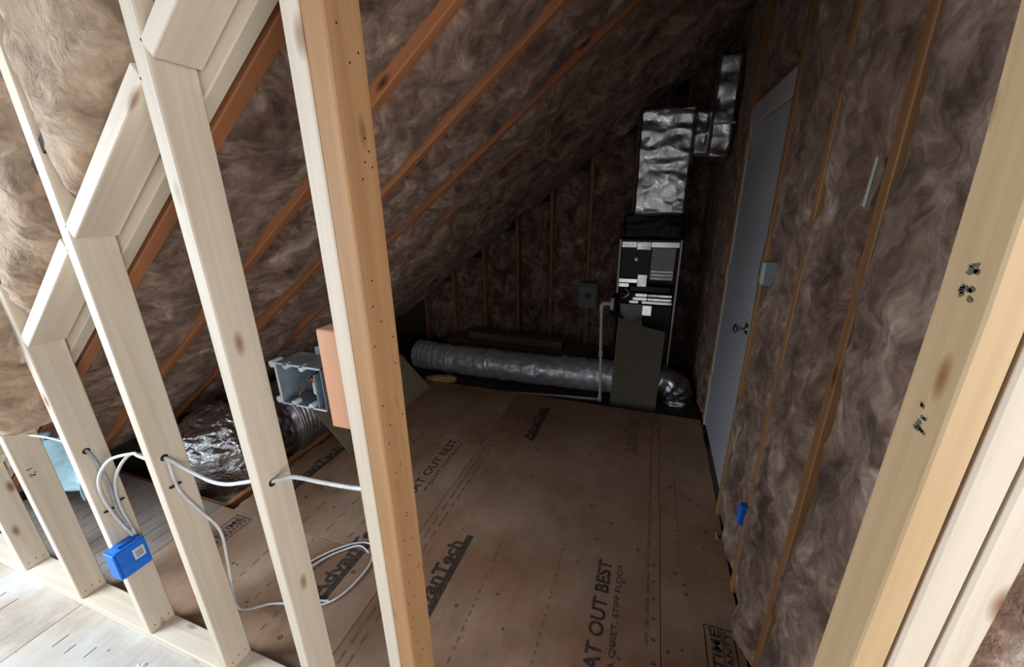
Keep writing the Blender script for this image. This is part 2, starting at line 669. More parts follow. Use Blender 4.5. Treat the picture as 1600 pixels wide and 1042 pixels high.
# dark sub floor under the air handler and the open bay on the left
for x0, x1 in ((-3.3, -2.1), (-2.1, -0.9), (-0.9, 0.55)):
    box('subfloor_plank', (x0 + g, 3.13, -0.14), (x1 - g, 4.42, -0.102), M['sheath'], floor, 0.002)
box('floor_joist', (-2.30, 1.22, -0.22), (-2.262, 3.12, -0.03), M['rafter'], floor)
box('floor_joist', (-2.2, 3.102, -0.22), (0.52, 3.13, -0.024), M['sheath'], floor)
box('floor_joist', (-3.40, 1.218, -0.22), (-2.262, 1.25, -0.024), M['rafter'], floor)
for k in range(3):
    batt('insulation_batt', (-3.15 + 0.01, 1.28 + k * 0.6, -0.16), (0, 1, 0), (1, 0, 0), (0, 0, 1), 0.58, 0.80, 0.03, M['batt_tan'], floor, 400 + k, 0.05, 0.02, 0.04)
batt('insulation_batt', (-2.255, 1.24, -0.075), (1, 0, 0), (0, 1, 0), (0, 0, 1), 0.10, 1.8, 0.03, M['batt_tan'], floor, 410, 0.03, 0.01, 0.06)

# printing on the panels
printed('FLAT OUT BEST', -0.045, 0.965, 1.545, 0.062, M['ink'], pm, 0.022)
printed('A QUIET, STIFF FLOOR', 0.008, 1.06, 1.545, 0.028, M['ink'], pm)
printed('AdvanTech', -0.79, 0.94, 1.42, 0.070, M['ink'], pm, 0.03)
box('printed_bar', (-0.785, 0.93, -0.001), (-0.752, 1.475, 0.0012), M['ink'], pm, 0)
printed('AdvanTech', -0.728, 2.42, 2.90, 0.060, M['ink'], pm, 0.03)
box('printed_bar', (-0.724, 2.41, -0.001), (-0.694, 2.91, 0.0012), M['ink'], pm, 0)
printed('AdvanTech', -0.004, 2.47, 2.95, 0.060, M['ink_brown'], pm, 0.03)
box('printed_bar', (0.0, 2.46, -0.001), (0.030, 2.96, 0.0012), M['ink_brown'], pm, 0)
printed('AdvanTech', -1.272, 0.93, 1.43, 0.070, M['ink'], pl0, 0.03)
box('printed_bar', (-1.266, 0.92, -0.001), (-1.236, 1.212, 0.0012), M['ink'], pl0, 0)
box('printed_bar', (-1.266, 1.218, -0.001), (-1.236, 1.46, 0.0012), M['ink'], pl, 0)
printed('FLAT OUT BEST', -1.225, 1.60, 2.24, 0.060, M['ink'], pl, 0.008)
printed('A QUIET, STIFF FLOOR', -1.175, 1.70, 2.24, 0.026, M['ink'], pl)
printed('AdvanTech', -1.985, 1.42, 1.90, 0.062, M['ink'], pl, 0.03)
box('printed_bar', (-1.982, 1.41, -0.001), (-1.954, 1.91, 0.0012), M['ink'], pl, 0)
for (x, y0, y1, pp) in ((0.345, 1.06, 1.365, pr0), (-2.10, 0.95, 1.19, pl0)):
    printed('LIFETIME', x + 0.058, y0 + 0.012, y1 - 0.012, 0.036, M['ink'], pp, 0.02)
    printed('WARRANTY', x + 0.098, y0 + 0.012, y1 - 0.012, 0.026, M['ink'], pp, 0.012)
    flat_bits('printed_frame', [(x, y0, x + 0.005, y1), (x + 0.11, y0, x + 0.115, y1), (x, y0, x + 0.115, y0 + 0.005), (x, y1 - 0.005, x + 0.115, y1), (x + 0.064, y0, x + 0.067, y1)], M['ink'], pp)
rr = random.Random(3)


def dashes(x, y0, y1, wd, ln, gap, mat, pp, jit=0.3):
    q, y = [], y0
    while y < y1:
        l = ln * rr.uniform(0.5, 1.3)
        q.append((x, y, x + wd, min(y + l, y1)))
        y += l + gap * rr.uniform(0.5, 1.5)
    flat_bits('printed_guide_line', q, mat, pp)


dashes(-1.005, 0.75, 3.05, 0.009, 0.07, 0.03, M['ink_brown'], pm)
dashes(-0.965, 0.75, 3.05, 0.008, 0.05, 0.03, M['ink_brown'], pm)
dashes(0.118, 1.2, 3.0, 0.011, 0.06, 0.02, M['ink_brown'], pm)
dashes(-0.60, 0.75, 1.5, 0.006, 0.02, 0.02, M['ink_brown'], pm)
dashes(-0.29, 0.75, 1.6, 0.006, 0.02, 0.02, M['ink_brown'], pm)
dashes(0.262, 1.68, 2.3, 0.007, 0.02, 0.02, M['ink_brown'], pr1)
for x in (-1.72, -1.55, -1.4):
    dashes(x, 0.75, 1.19, 0.006, 0.03, 0.03, M['ink_brown'], pl0)
    dashes(x + 0.02, 1.26, 2.9, 0.006, 0.05, 0.05, M['ink_brown'], pl)
for x in (-3.2, -3.1, -3.02, -2.93, -2.85, -2.76, -2.66, -2.55, -2.44, -2.36):
    dashes(x, 0.72, 1.19, 0.006, 0.16, 0.03, M['ink_brown'], pf)
for p_, x0, x1 in ((pn[1], -3.3, -2.4), (pn[3], -2.2, -1.1), (pn[0], -3.3, -2.4)):
    for k in range(7):
        dashes(rr.uniform(x0, x1), -0.15, 0.5, 0.004, 0.05, 0.12, M['ink_brown'], p_) if p_ is not pn[0] else None


def rings(pp, pts, r0=0.008):
    v, f = [], []
    for (x, y) in pts:
        r = r0 * rr.uniform(0.7, 1.2)
        k = len(v)
        n = 10
        for q in (1.0, 0.55):
            for i in range(n):
                a = 2 * math.pi * i / n
                v.append((x + r * q * math.cos(a), y + r * q * math.sin(a), 0.001))
        for i in range(n):
            j = (i + 1) % n
            f.append((k + i, k + j, k + n + j, k + n + i))
    o = mesh_obj('fastener_ring', v, f, M['ink'], pp, smooth=False)
    o['kind'] = 'stuff'


rings(pm, [(rr.uniform(-0.95, 0.1), rr.uniform(0.8, 2.6)) for _ in range(26)] + [(0.15, y) for y in np.arange(1.05, 1.7, 0.09)])
rings(pr0, [(0.205, y) for y in (1.05, 1.12, 1.2)] + [(rr.uniform(0.24, 0.45), rr.uniform(0.9, 1.6)) for _ in range(5)])
rings(pr1, [(rr.uniform(0.22, 0.45), rr.uniform(1.7, 2.6)) for _ in range(6)])
rings(pl, [(rr.uniform(-2.0, -1.1), rr.uniform(1.3, 2.6)) for _ in range(16)])
rings(pl0, [(rr.uniform(-2.1, -1.1), rr.uniform(0.75, 1.18)) for _ in range(9)])
rings(pn[3], [(rr.uniform(-2.2, -1.1), rr.uniform(0.0, 0.5)) for _ in range(8)])

# ================================================================== ROOF (ceiling)
ceiling = empty('ceiling', (-3.4, 2.5, 0.0))
tag(ceiling, kind='structure')
X0, X1 = -3.62, 0.75
D = 0.16
deck = [(x, y, zroof(x) + dz) for x in (X0, X1) for y in (YF + 0.005, 4.6) for dz in (D * 1.25, D * 1.25 + 0.03)]
mesh_obj('roof_deck', deck, [(0, 2, 6, 4), (1, 5, 7, 3), (0, 1, 3, 2), (4, 6, 7, 5), (0, 4, 5, 1), (2, 3, 7, 6)], M['sheath'], ceiling, False)
RY = [0.755, 1.155, 1.605, 2.105, 2.55, 3.0, 3.45, 3.9, 4.35]
for i, y in enumerate(RY):
    a = Vector((X0 + 0.3, y, zroof(X0 + 0.3))) - NRM * 0.062
    b = Vector((X1 - 0.1, y, zroof(X1 - 0.1))) - NRM * 0.062
    board('rafter', a, b, 0.042, 0.15, M['rafter'], ceiling, (0, 1, 0))
for i in range(len(RY) - 1):
    y0, y1 = RY[i] + 0.021, RY[i + 1] - 0.021
    a = Vector((X0 + 0.33, y0, zroof(X0 + 0.33)))
    L = (Vector((X1 - 0.12, 0, zroof(X1 - 0.12))) - Vector((X0 + 0.33, 0, zroof(X0 + 0.33)))).length
    near = i < 3
    batt('insulation_batt', a, (0, 1, 0), UPR, NRM, y1 - y0, L, 0.022 if near else 0.03, M['batt'], ceiling, 20 + i, [0.0, 0.005, 0.015, 0.04, 0.055, 0.06, 0.06, 0.06][i], 0.034, 0.13)

kw = box('wall_left', (-3.60, -0.2, -0.22), (-3.56, 4.6, 0.25), M['sheath'], None, 0)
tag(kw, kind='structure')
box('fascia_board', (-3.70, YF + 0.005, -0.05), (-3.6, 4.6, 0.4), M['sheath'], kw, 0)
# ================================================================== GABLE WALL
wall_back = tag(empty('wall_back', (-1.2, 4.45, 0)), kind='structure')
mesh_obj('sheathing', [(-3.6, 4.5, -0.25), (0.75, 4.5, -0.25), (0.75, 4.5, 3.3), (-3.6, 4.5, 0.1), (-3.6, 4.53, -0.25), (0.75, 4.53, -0.25), (0.75, 4.53, 3.3), (-3.6, 4.53, 0.1)],
         [(0, 1, 2, 3), (7, 6, 5, 4), (0, 4, 5, 1), (1, 5, 6, 2), (2, 6, 7, 3), (3, 7, 4, 0)], M['sheath'], wall_back, False)
GX = [-2.75, -2.33, -1.90, -1.47, -1.07, -0.65, -0.22, 0.2, 0.5]
for x in GX:
    board('stud', (x, 4.445, -0.1), (x, 4.445, zroof(x) + 0.05), 0.038, 0.089, M['stud_old'], wall_back)
for i in range(len(GX) - 1):
    x0, x1 = GX[i] + 0.019, GX[i + 1] - 0.019
    batt('insulation_batt', (x0, 4.405, -0.09), (1, 0, 0), (0, 0, 1), (0, -1, 0), x1 - x0, zroof((x0 + x1) / 2) + 0.1, 0.028, M['batt'], wall_back, 60 + i, 0.02, 0.022, 0.07)

# ================================================================== RIGHT WALL
XW = 0.485
wall_right = tag(empty('wall_right', (0.56, 2.5, 0)), kind='structure')
DY0, DY1, DZ = 2.21, 3.075, 2.20
for (y0, y1, z0, z1) in ((YB, DY0, -0.2, 3.2), (DY1, 4.5, -0.2, 3.2), (DY0, DY1, DZ, 3.2)):
    box('sheathing', (0.585, y0, z0), (0.61, y1, z1), M['sheath'], wall_right, 0)
box('sole_plate', (0.505, YB + 0.01, -0.03), (0.58, DY0 - 0.05, 0.0), M['stud_old'], wall_right)
WY = [0.70, 1.165, 1.575, 2.06]
for y in WY:
    board('stud', (XW + 0.0445 - 0.008, y, 0.0), (XW + 0.0445 - 0.008, y, 2.93), 0.04, 0.089, M['stud_old'], wall_right, (0, 1, 0))
for y in (DY0 - 0.045, DY1 + 0.05, 3.52, 3.95):
    board('stud', (XW + 0.0645, y, 0.0), (XW + 0.0545, y, 2.93), 0.04, 0.089, M['stud_old'], wall_right, (0, 1, 0))
spans = [(0.72, 1.145), (1.185, 1.555), (1.595, 2.04), (2.08, DY0 - 0.065), (DY1 + 0.07, 3.50), (3.54, 3.93), (3.97, 4.40)]
for i, (y0, y1) in enumerate(spans):
    batt('insulation_batt', (XW, y0, 0.012), (0, 1, 0), (0, 0, 1), (-1, 0, 0), y1 - y0, 2.9, 0.018 if i < 3 else 0.03, M['batt'], wall_right, 90 + i, [0.03, 0.022, 0.012, -0.02, 0.0, 0.0, 0.0][i], 0.024 if i < 3 else 0.014, 0.075, edge=(0.03, 0.014, 0.016, 0.03, 0.03, 0.03, 0.03)[i], latk=(1.0, 1.9, 1.9, 1.2, 1, 1, 1)[i])
batt('insulation_batt', (XW + 0.02, DY0 + 0.02, DZ + 0.06), (0, 1, 0), (0, 0, 1), (-1, 0, 0), DY1 - DY0 - 0.04, 0.7, 0.03, M['batt'], wall_right, 99, 0.01, 0.02, 0.06)

# door in the right wall
door = tag(empty('door_1', (0.53, (DY0 + DY1) / 2, 0)), kind='structure')
box('door_slab', (0.515, DY0 + 0.02, 0.02), (0.552, DY1 - 0.012, 2.085), M['door'], door, 0.002)
box('head_jamb', (0.500, DY0 - 0.02, 2.09), (0.58, DY1 + 0.02, 2.20), M['door_trim'], door, 0.003)
box('side_jamb', (0.508, DY1 - 0.010, -0.02), (0.58, DY1 + 0.016, 2.09), M['door_trim'], door, 0.002)
box('side_jamb', (0.53, DY0 - 0.022, -0.02), (0.58, DY0 + 0.018, 2.06), M['pine_tan'], door, 0.002)
kn = disc('door_handle', (0.515, 2.285, 1.02), (-1, 0, 0), 0.03, 0.06, M['chrome'], door, 20,
          [(0.032, 0), (0.032, 0.004), (0.024, 0.010), (0.012, 0.014), (0.011, 0.030), (0.020, 0.036), (0.027, 0.046), (0.027, 0.056), (0.020, 0.064), (0.008, 0.068)])
kn['label'] = 'chrome round knob'
for z in (0.32, 1.14, 1.90):
    hb = bmesh.new()
    add_box(hb, (-0.004, -0.022, 0), (0.004, 0.022, 0.10), 0.001)
    bmesh.ops.create_cone(hb, cap_ends=True, segments=10, radius1=0.007, radius2=0.007, depth=0.104, matrix=Matrix.Translation((-0.006, 0, 0.05)))
    bm_obj('hinge', hb, M['pine_tan'], door, (0.508, DY1 - 0.024, z))

# ================================================================== PARTITION (dormer cheek wall with the doorway)
wall_front = tag(empty('wall_front', (-0.9, YF + 0.045, 0)), kind='structure')
yc = YF + 0.0445
# sole plate: left of the doorway
board('sole_plate', (-3.3, yc, 0.019), (-0.49, yc, 0.019), 0.089, 0.038, M['pine'], wall_front, (0, 1, 0))
SX = {'S0': -2.70, 'S1': -2.254, 'S2': -1.789, 'S3': -1.350, 'S4': -0.914}
xs = list(SX.values())
for i, x in enumerate(xs):
    m_ = M['pine']
    board('stud', (x, yc, 0.038), (x, yc, 2.6), 0.038, 0.089, m_, wall_front)
ws = board('stud', (-0.555, yc, 0.038), (-0.555, yc, 2.6), 0.038, 0.089, M['pine'], wall_front)
po = board('door_post', (-0.513, yc, 0.0), (-0.513, yc, 2.6), 0.044, 0.089, M['pine_orange'], wall_front)
po['label'] = 'orange stained doorway stud beside the pale one'
jam = []
for i, (x, m_) in enumerate(((0.381, 'pine_tan'), (0.4235, 'pine'), (0.466, 'pine'))):
    bend = (lambda z: -0.020 * max(0.0, (z - 1.45) / 0.5) ** 2) if i == 0 else (lambda z: -0.012 * max(0.0, (z - 1.45) / 0.5) ** 2)
    # board's local x runs along world -/+x according to 'side'
    j = board('door_stud', (x, yc - 0.003 * i, 0.0), (x, yc - 0.003 * i, 2.25), 0.038, 0.089, M[m_], wall_front, (1, 0, 0), 0.003, 12, bend)
    jam.append(j)
jam[0]['label'] = 'tan doorway stud with ink stamps'
for x in (0.88, 1.3):
    board('stud', (x, yc, 0.0), (x, yc, 2.6), 0.038, 0.089, M['pine'], wall_front)
box('header', (-0.53, YF, 2.25), (0.52, YB, 2.6), M['pine_tan'], wall_front)
# boards cut between the studs along the roof slope
edges = [-3.1] + xs + [-0.555]
for i in range(len(edges) - 1):
    xa, xb = edges[i] + 0.0195, edges[i + 1] - 0.0195
    if xb - xa < 0.1: continue
    zo = lambda x: 1.299 + SL * (x + 1.80) - 0.024
    board('sloped_block', (xa + 0.001, yc, zo(xa)), (xb - 0.001, yc, zo(xb)), 0.089, 0.038, M['pine'], wall_front, (0, 1, 0), 0.002)
# trimmer rafter close behind the partition, and its packing board
a, b = -3.2, -0.3
off = -NRM * 0.036
board('trimmer', Vector((a, YB + 0.024, zroof(a))) + off, Vector((b, YB + 0.024, zroof(b))) + off, 0.038, 0.12, M['pine'], wall_front, (0, 1, 0))
# outer sheathing behind the insulated triangle and above the doorway
mesh_obj('sheathing', [(-3.5, YB + 0.045, zroof(-3.5) + 0.14), (0.6, YB + 0.045, zroof(0.6) + 0.14), (0.6, YB + 0.045, 3.3), (-3.5, YB + 0.045, 3.3),
                       (-3.5, YB + 0.07, zroof(-3.5) + 0.14), (0.6, YB + 0.07, zroof(0.6) + 0.14), (0.6, YB + 0.07, 3.3), (-3.5, YB + 0.07, 3.3)],
         [(0, 1, 2, 3), (7, 6, 5, 4), (0, 4, 5, 1), (1, 5, 6, 2), (2, 6, 7, 3), (3, 7, 4, 0)], M['sheath'], wall_front, False)
# batts in the triangle above the blocks: lower edge follows the slope


def cheek_batt(x0, x1, ztop, seed, bulge, droop=0.0, fwd=0.0):
    res = 0.016
    nu, nv = int((x1 - x0) / res), int((ztop - (1.299 + SL * (x0 + 1.8))) / res)
    su, sv = np.meshgrid(np.linspace(0, 1, nu + 1), np.linspace(0, 1, nv + 1), indexing='ij')
    su, sv = su.ravel(), sv.ravel()
    X = x0 + su * (x1 - x0)
    zl = 1.299 + SL * (X + 1.8) + 0.03 - droop * (1 - np.abs(2 * su - 1) ** 2)
    Z = zl + sv * (ztop - zl)
    p = np.stack([X, np.zeros_like(X), Z], 1)
    warp = np.stack([noise(p * 3, seed), noise(p * 3, seed + 5), noise(p * 3, seed + 9)], 1) * 0.12
    prof = 1 - np.abs(2 * su - 1) ** 4
    endp = np.clip(sv * (ztop - zl) / 0.06, 0, 1) ** 0.6
    h = bulge * prof * endp + 0.018 * fbm((p + warp) * 5.5 + seed, 3, seed) + 0.01 * (1 - np.abs(fbm((p + warp) * 14, 3, seed + 31)) * 1.6) - 0.03 * (1 - prof) - 0.03 * (1 - endp)
    h = h + fwd * np.exp(-((zl + droop + 0.1 - Z) / 0.22) ** 2) * (prof ** 0.5) + (0.035 if fwd else 0) * (Z < zl + droop)
    P = np.stack([X, YF - h, Z], 1)
    idx = np.arange((nu + 1) * (nv + 1)).reshape(nu + 1, nv + 1)
    F = np.stack([idx[:-1, :-1].ravel(), idx[1:, :-1].ravel(), idx[1:, 1:].ravel(), idx[:-1, 1:].ravel()], 1).tolist()
    ring = list(idx[:, 0]) + list(idx[-1, 1:]) + list(idx[-2::-1, -1]) + list(idx[0, -2:0:-1])
    n0 = len(P)
    bk = P[ring].copy()
    bk[:, 1] = YB + 0.035
    P = np.vstack([P, bk])
    m = len(ring)
    for i in range(m):
        j = (i + 1) % m
        F.append([ring[j], ring[i], n0 + i, n0 + j])
    F.append([n0 + i for i in range(m)])
    return mesh_obj('insulation_batt', P, F, M['batt_tan'], wall_front)  # paler insulation tone carries the daylight on this wall


cheek_batt(-0.895, -0.575, 2.62, 201, 0.0)
cheek_batt(-1.330, -0.934, 2.62, 202, 0.02)
cheek_batt(-1.769, -1.370, 2.62, 203, 0.03)
cheek_batt(-2.234, -1.800, 2.62, 204, 0.03, 0.22, 0.05)
cheek_batt(-2.68, -2.262, 2.62, 205, 0.04, 0.10, 0.04)
cheek_batt(-3.2, -2.72, 2.62, 206, 0.04, 0.05)
batt('insulation_batt', (0.487, YF + 0.01, 0.04), (1, 0, 0), (0, 0, 1), (0, -1, 0), 0.37, 2.2, 0.02, M['batt'], wall_front, 207, 0.02, 0.02, 0.06)
box('sheathing', (0.486, YB + 0.005, 0), (1.35, YB + 0.03, 2.6), M['sheath'], wall_front, 0)

# nail heads at the feet of the studs
v, f = [], []
for x in xs + [-0.555]:
    for (dy, dz) in ((0.02, 0.03), (0.045, 0.036), (0.07, 0.03)):
        k = len(v)
        for i in range(8):
            an = 2 * math.pi * i / 8
            v.append((x + 0.0196, YF + dy + 0.0028 * math.cos(an), 0.038 + dz + 0.0028 * math.sin(an)))
        f.append(tuple(range(k, k + 8)))
for k2 in range(40):
    k = len(v)
    y_, z_ = YF + rr.uniform(0.012, 0.075), rr.uniform(0.2, 2.1)
    for i in range(6):
        an = 2 * math.pi * i / 6
        v.append((-0.4905, y_ + 0.0022 * math.cos(an), z_ + 0.0022 * math.sin(an)))
    f.append(tuple(range(k, k + 6)))
o = mesh_obj('nail', v, f, M['nail'], wall_front, False)
o['kind'] = 'stuff'


# ink stamps (smudged marks)
def smudge(pos_yz, x, n, sy, sz, seed, y_plane=None):
    r = random.Random(seed)
    v, f = [], []
    for i in range(n):
        cy, cz = pos_yz[0] + r.uniform(-sy, sy), pos_yz[1] + r.uniform(-sz, sz)
        k = len(v)
        m = 6
        for q in range(m):
            an = 2 * math.pi * q / m + r.uniform(-0.3, 0.3)
            rad = r.uniform(0.002, 0.0045)
            v.append((x, cy + rad * math.cos(an) * 1.6, cz + rad * math.sin(an)))
        f.append(tuple(range(k, k + m))[::-1])
    o = mesh_obj('ink_stamp', v, f, M['stamp'], wall_front, False)
    o['kind'] = 'stuff'


smudge((0.622, 1.605), 0.3585, 6, 0.012, 0.006, 1)
smudge((0.614, 1.576), 0.3590, 8, 0.012, 0.006, 2)
smudge((0.618, 1.405), 0.3616, 11, 0.012, 0.018, 3)
smudge((0.612, 0.69), -2.2346, 7, 0.02, 0.02, 4)

# ================================================================== AIR HANDLER
HF = 3.70
ah = thing('air_handler', (-0.02, HF + 0.25, -0.10), 'tall open-fronted furnace cabinet with bright metal edges behind the leaning board', 'furnace')
hx0, hx1 = -0.275, 0.235
bm = bmesh.new()
add_box(bm, (hx0, HF, -0.10), (hx0 + 0.012, 4.15, 1.335))
add_box(bm, (hx1 - 0.012, HF, -0.10), (hx1, 4.15, 1.335))
add_box(bm, (hx0 + 0.012, 4.13, -0.10), (hx1 - 0.012, 4.15, 1.335))
add_box(bm, (hx0 + 0.012, HF, 1.323), (hx1 - 0.012, 4.13, 1.335))
add_box(bm, (hx0 + 0.012, HF, -0.10), (hx1 - 0.012, 4.13, -0.07))
for v_ in bm.verts: v_.co -= Vector((-0.02, HF + 0.25, -0.10))
bm_obj('cabinet', bm, M['charcoal'], ah, (-0.02, HF + 0.25, -0.10))
box('edge_strip', (hx0 - 0.002, HF - 0.012, 0.80), (hx0 + 0.014, HF + 0.004, 1.337), M['white_label_and_glint'], ah)  # flat white painted in place of the glint on the metal edge
box('edge_strip', (hx1 - 0.012, HF - 0.012, 0.05), (hx1 + 0.004, HF + 0.004, 1.337), M['white_label_and_glint'], ah)  # white again stands in for the metal's reflection
box('backplate', (hx0 + 0.014, HF + 0.10, 0.2), (hx1 - 0.014, HF + 0.12, 1.32), M['charcoal'], ah)
box('top_rail', (hx0 + 0.02, HF - 0.006, 1.268), (-0.13, HF + 0.014, 1.318), M['bright_sheet'], ah)
box('top_rail', (-0.128, HF - 0.002, 1.25), (-0.01, HF + 0.014, 1.318), M['sheet'], ah)
box('top_rail', (-0.008, HF - 0.006, 1.272), (hx1 - 0.016, HF + 0.014, 1.318), M['bright_sheet'], ah)
bp = box('blower_panel', (hx0 + 0.02, HF + 0.012, 0.99), (-0.002, HF + 0.022, 1.265), M['charcoal'], ah)
disc('port', (-0.125, HF + 0.012, 1.165), (0, -1, 0), 0.034, 0.012, M['black_wrap'], bp, 18)
disc('port_cap', (-0.125, HF - 0.002, 1.165), (0, -1, 0), 0.014, 0.012, M['chrome'], bp, 14)
fp = box('filter_panel', (0.0, HF - 0.004, 0.985), (0.196, HF + 0.010, 1.268), M['light_grey'], ah, 0.004)
for k in range(3):
    box('filter_band', (0.006, HF - 0.008, 0.995 + k * 0.03), (0.19, HF - 0.003, 1.012 + k * 0.03), M['sheet'], fp, 0.001)
box('label_plate', (hx0 + 0.015, HF - 0.004, 0.955), (-0.10, HF + 0.012, 0.99), M['bright_sheet'], ah)
box('label_plate', (hx0 + 0.015, HF - 0.004, 0.915), (-0.17, HF + 0.012, 0.948), M['bright_sheet'], ah)
box('bracket', (-0.10, HF - 0.006, 0.90), (-0.02, HF + 0.01, 1.03), M['sheet'], ah)
bm = bmesh.new()
add_box(bm, (-0.17, -0.012, 0), (0.20, 0.02, 0.075), 0.02, 3)
bm_obj('drain_trough', bm, M['black_wrap'], ah, (0.0, HF - 0.01, 0.868))
for k, (x0, x1, z) in enumerate(((-0.11, 0.0, 0.835), (-0.13, 0.0, 0.80), (-0.16, -0.07, 0.772), (-0.05, 0.215, 0.772))):
    box('coil_rail', (x0, HF - 0.012, z), (x1, HF + 0.01, z + (0.024 if k < 2 else 0.018)), M['bright_sheet'] if k < 2 else M['chrome'], ah, 0.008, 3)
for k in range(2):
    box('coil_rail', (0.003, HF - 0.008, 0.80 + k * 0.035), (0.205, HF + 0.01, 0.824 + k * 0.035), M['sheet'], ah, 0.003)
tube('coil_return', [(-0.2, HF - 0.01, 0.90), (-0.16, HF - 0.03, 0.87), (-0.19, HF - 0.035, 0.83), (-0.24, HF - 0.01, 0.81)], 0.014, M['sheet'], ah)
tube('coil_return', [(-0.22, HF - 0.01, 0.88), (-0.2, HF - 0.035, 0.85), (-0.16, HF - 0.025, 0.81)], 0.010, M['copper'], ah)
bm = bmesh.new()
vs = [(-0.235, HF + 0.002, 0.20), (-0.03, HF + 0.002, 0.20), (-0.03, HF + 0.002, 0.755), (-0.22, HF + 0.002, 0.755)]
add_box(bm, (-0.10, 0, 0), (0.10, 0.012, 0.54), 0.002)
bm_obj('lower_panel', bm, M['light_grey'], ah, (-0.13, HF, 0.215))
box('lower_panel', (-0.025, HF + 0.004, 0.215), (0.215, HF + 0.016, 0.755), M['charcoal'], ah)
box('label_plate', (-0.035, HF - 0.006, 0.66), (0.045, HF, 0.752), M['bright_sheet'], ah)
for o_ in ah.children:
    if o_.name.split('.')[0] in ('top_rail', 'label_plate', 'coil_rail', 'bracket'):
        o_.rotation_euler = (math.radians(-9), 0, 0)  # bright pieces tilted upward so they mirror the window light
        o_.location.y -= 0.012
# refrigerant hoses on its right and black pipe on its left
h1 = tube('refrigerant_hose', [(0.25, HF - 0.03, 0.86), (0.33, HF - 0.03, 0.80), (0.37, HF - 0.02, 0.55), (0.37, HF, 0.2), (0.36, HF + 0.05, -0.09)], 0.016, M['black_wrap'])
tag(h1, 'black insulated hose dropping to the floor right of the furnace', 'hose')
h2 = tube('drain_hose', [(-0.26, HF - 0.02, 0.84), (-0.30, HF - 0.05, 0.79), (-0.29, HF - 0.06, 0.70), (-0.24, HF - 0.05, 0.64), (-0.22, HF - 0.02, 0.62)], 0.026, M['black_wrap'], None, 10)
tag(h2, 'thick black bent hose at the left edge of the furnace', 'hose')


# crinkled boxes of foil
def foil_box(name, lo, hi, mat, parent, seed, amp=0.012, res=0.02, ribs=0.0):
    lo, hi = np.array(lo, float), np.array(hi, float)
    bm = bmesh.new()
    add_box(bm, lo, hi, 0.012, 2)
    cuts = [max(1, int((hi[i] - lo[i]) / res)) for i in range(3)]
    for ax in range(3):
        no = [0, 0, 0]; no[ax] = 1
        for k in range(1, cuts[ax]):
            co = [0, 0, 0]; co[ax] = lo[ax] + (hi[ax] - lo[ax]) * k / cuts[ax]
            bmesh.ops.bisect_plane(bm, geom=bm.verts[:] + bm.edges[:] + bm.faces[:], plane_co=co, plane_no=no)
    bm.normal_update()
    P = np.array([v.co[:] for v in bm.verts])
    N = np.array([v.normal[:] for v in bm.verts])
    q = P * np.array([3.2, 3.2, 9.5]) + np.stack([noise(P * 4, 1), noise(P * 4, 2), noise(P * 4, 3)], 1) * 0.5 + seed
    d = amp * (1 - 2 * np.abs(fbm(q, 2, seed)))
    d2 = amp * 0.25 * fbm(P * 16, 2, seed + 4)
    P2 = P + N * (d + d2)[:, None]
    c = Vector(((lo[0] + hi[0]) / 2, (lo[1] + hi[1]) / 2, lo[2]))
    for v_, p_ in zip(bm.verts, P2): v_.co = Vector(p_) - c
    return bm_obj(name, bm, mat, parent, c, None, True)


pln = thing('foil_plenum', (0.02, 3.90, 1.335), 'boxy silver foil-wrapped supply duct standing on top of the furnace', 'duct')
foil_box('collar', (-0.25, HF + 0.01, 1.345), (0.235, 4.12, 1.545), M['black_cloth'], pln, 3, 0.02, 0.02)
foil_box('duct_body', (-0.18, HF - 0.02, 1.55), (0.222, 4.12, 2.345), M['foil'], pln, 8, 0.014, 0.018)
foil_box('branch', (0.225, HF + 0.04, 2.00), (0.325, 4.0, 2.32), M['foil'], pln, 12, 0.012, 0.018)
rs = thing('foil_riser', (0.42, 3.7, 1.93), 'tall silver foil duct rising to the roof at the right wall', 'duct')
foil_box('duct_body', (0.318, 3.45, 1.95), (0.462, 3.80, 2.60), M['foil'], rs, 21, 0.010, 0.018)
box('seam_tape', (0.325, 3.435, 2.165), (0.47, 3.452, 2.18), M['tape'], rs, 0.002)

# insulated board leaning against the furnace
bd = bmesh.new()
gx = [(-0.2, 0.0), (0.19, 0.0), (0.205, 0.71), (0.02, 0.745), (0.0, 0.80), (-0.05, 0.785), (-0.12, 0.77), (-0.19, 0.815)]
fr = [bd.verts.new((x, 0, z)) for x, z in gx]
bk = [bd.verts.new((x, 0.026, z)) for x, z in gx]
bd.faces.new(fr); bd.faces.new(bk[::-1])
for i in range(len(gx)):
    j = (i + 1) % len(gx)
    bd.faces.new((fr[i], bk[i], bk[j], fr[j]))
o = bm_obj('leaning_board', bd, M['duct_board'], None, (-0.035, 3.30, -0.10), (math.radians(-11), 0, 0))
tag(o, 'grey brown fibre board with ragged top leaning against the furnace', 'board')

# ================================================================== FLEX DUCTS


def flex(name, pts, rad, mat, parent=None, ribs=40, seed=0, n=48, per=26, amp=0.012, ribamp=0.006):
    path = spline(pts, per)
    m = len(path)
    R = rad if callable(rad) else (lambda t: rad)
    v, f = tube_mesh(path, lambda t: R(t) + ribamp * math.sin(t * ribs * 2 * math.pi), n)
    V = np.array(v)
    C = np.repeat(np.array([p[:] for p in path]), n, 0)
    dr = V - C
    dn = dr / np.linalg.norm(dr, axis=1)[:, None]
    d = amp * (1 - 2.2 * np.abs(fbm(V * 9 + seed, 3, seed))) + amp * 0.4 * fbm(V * 34, 2, seed + 8)
    V = V + dn * d[:, None]
    return mesh_obj(name, V, f, mat, parent)


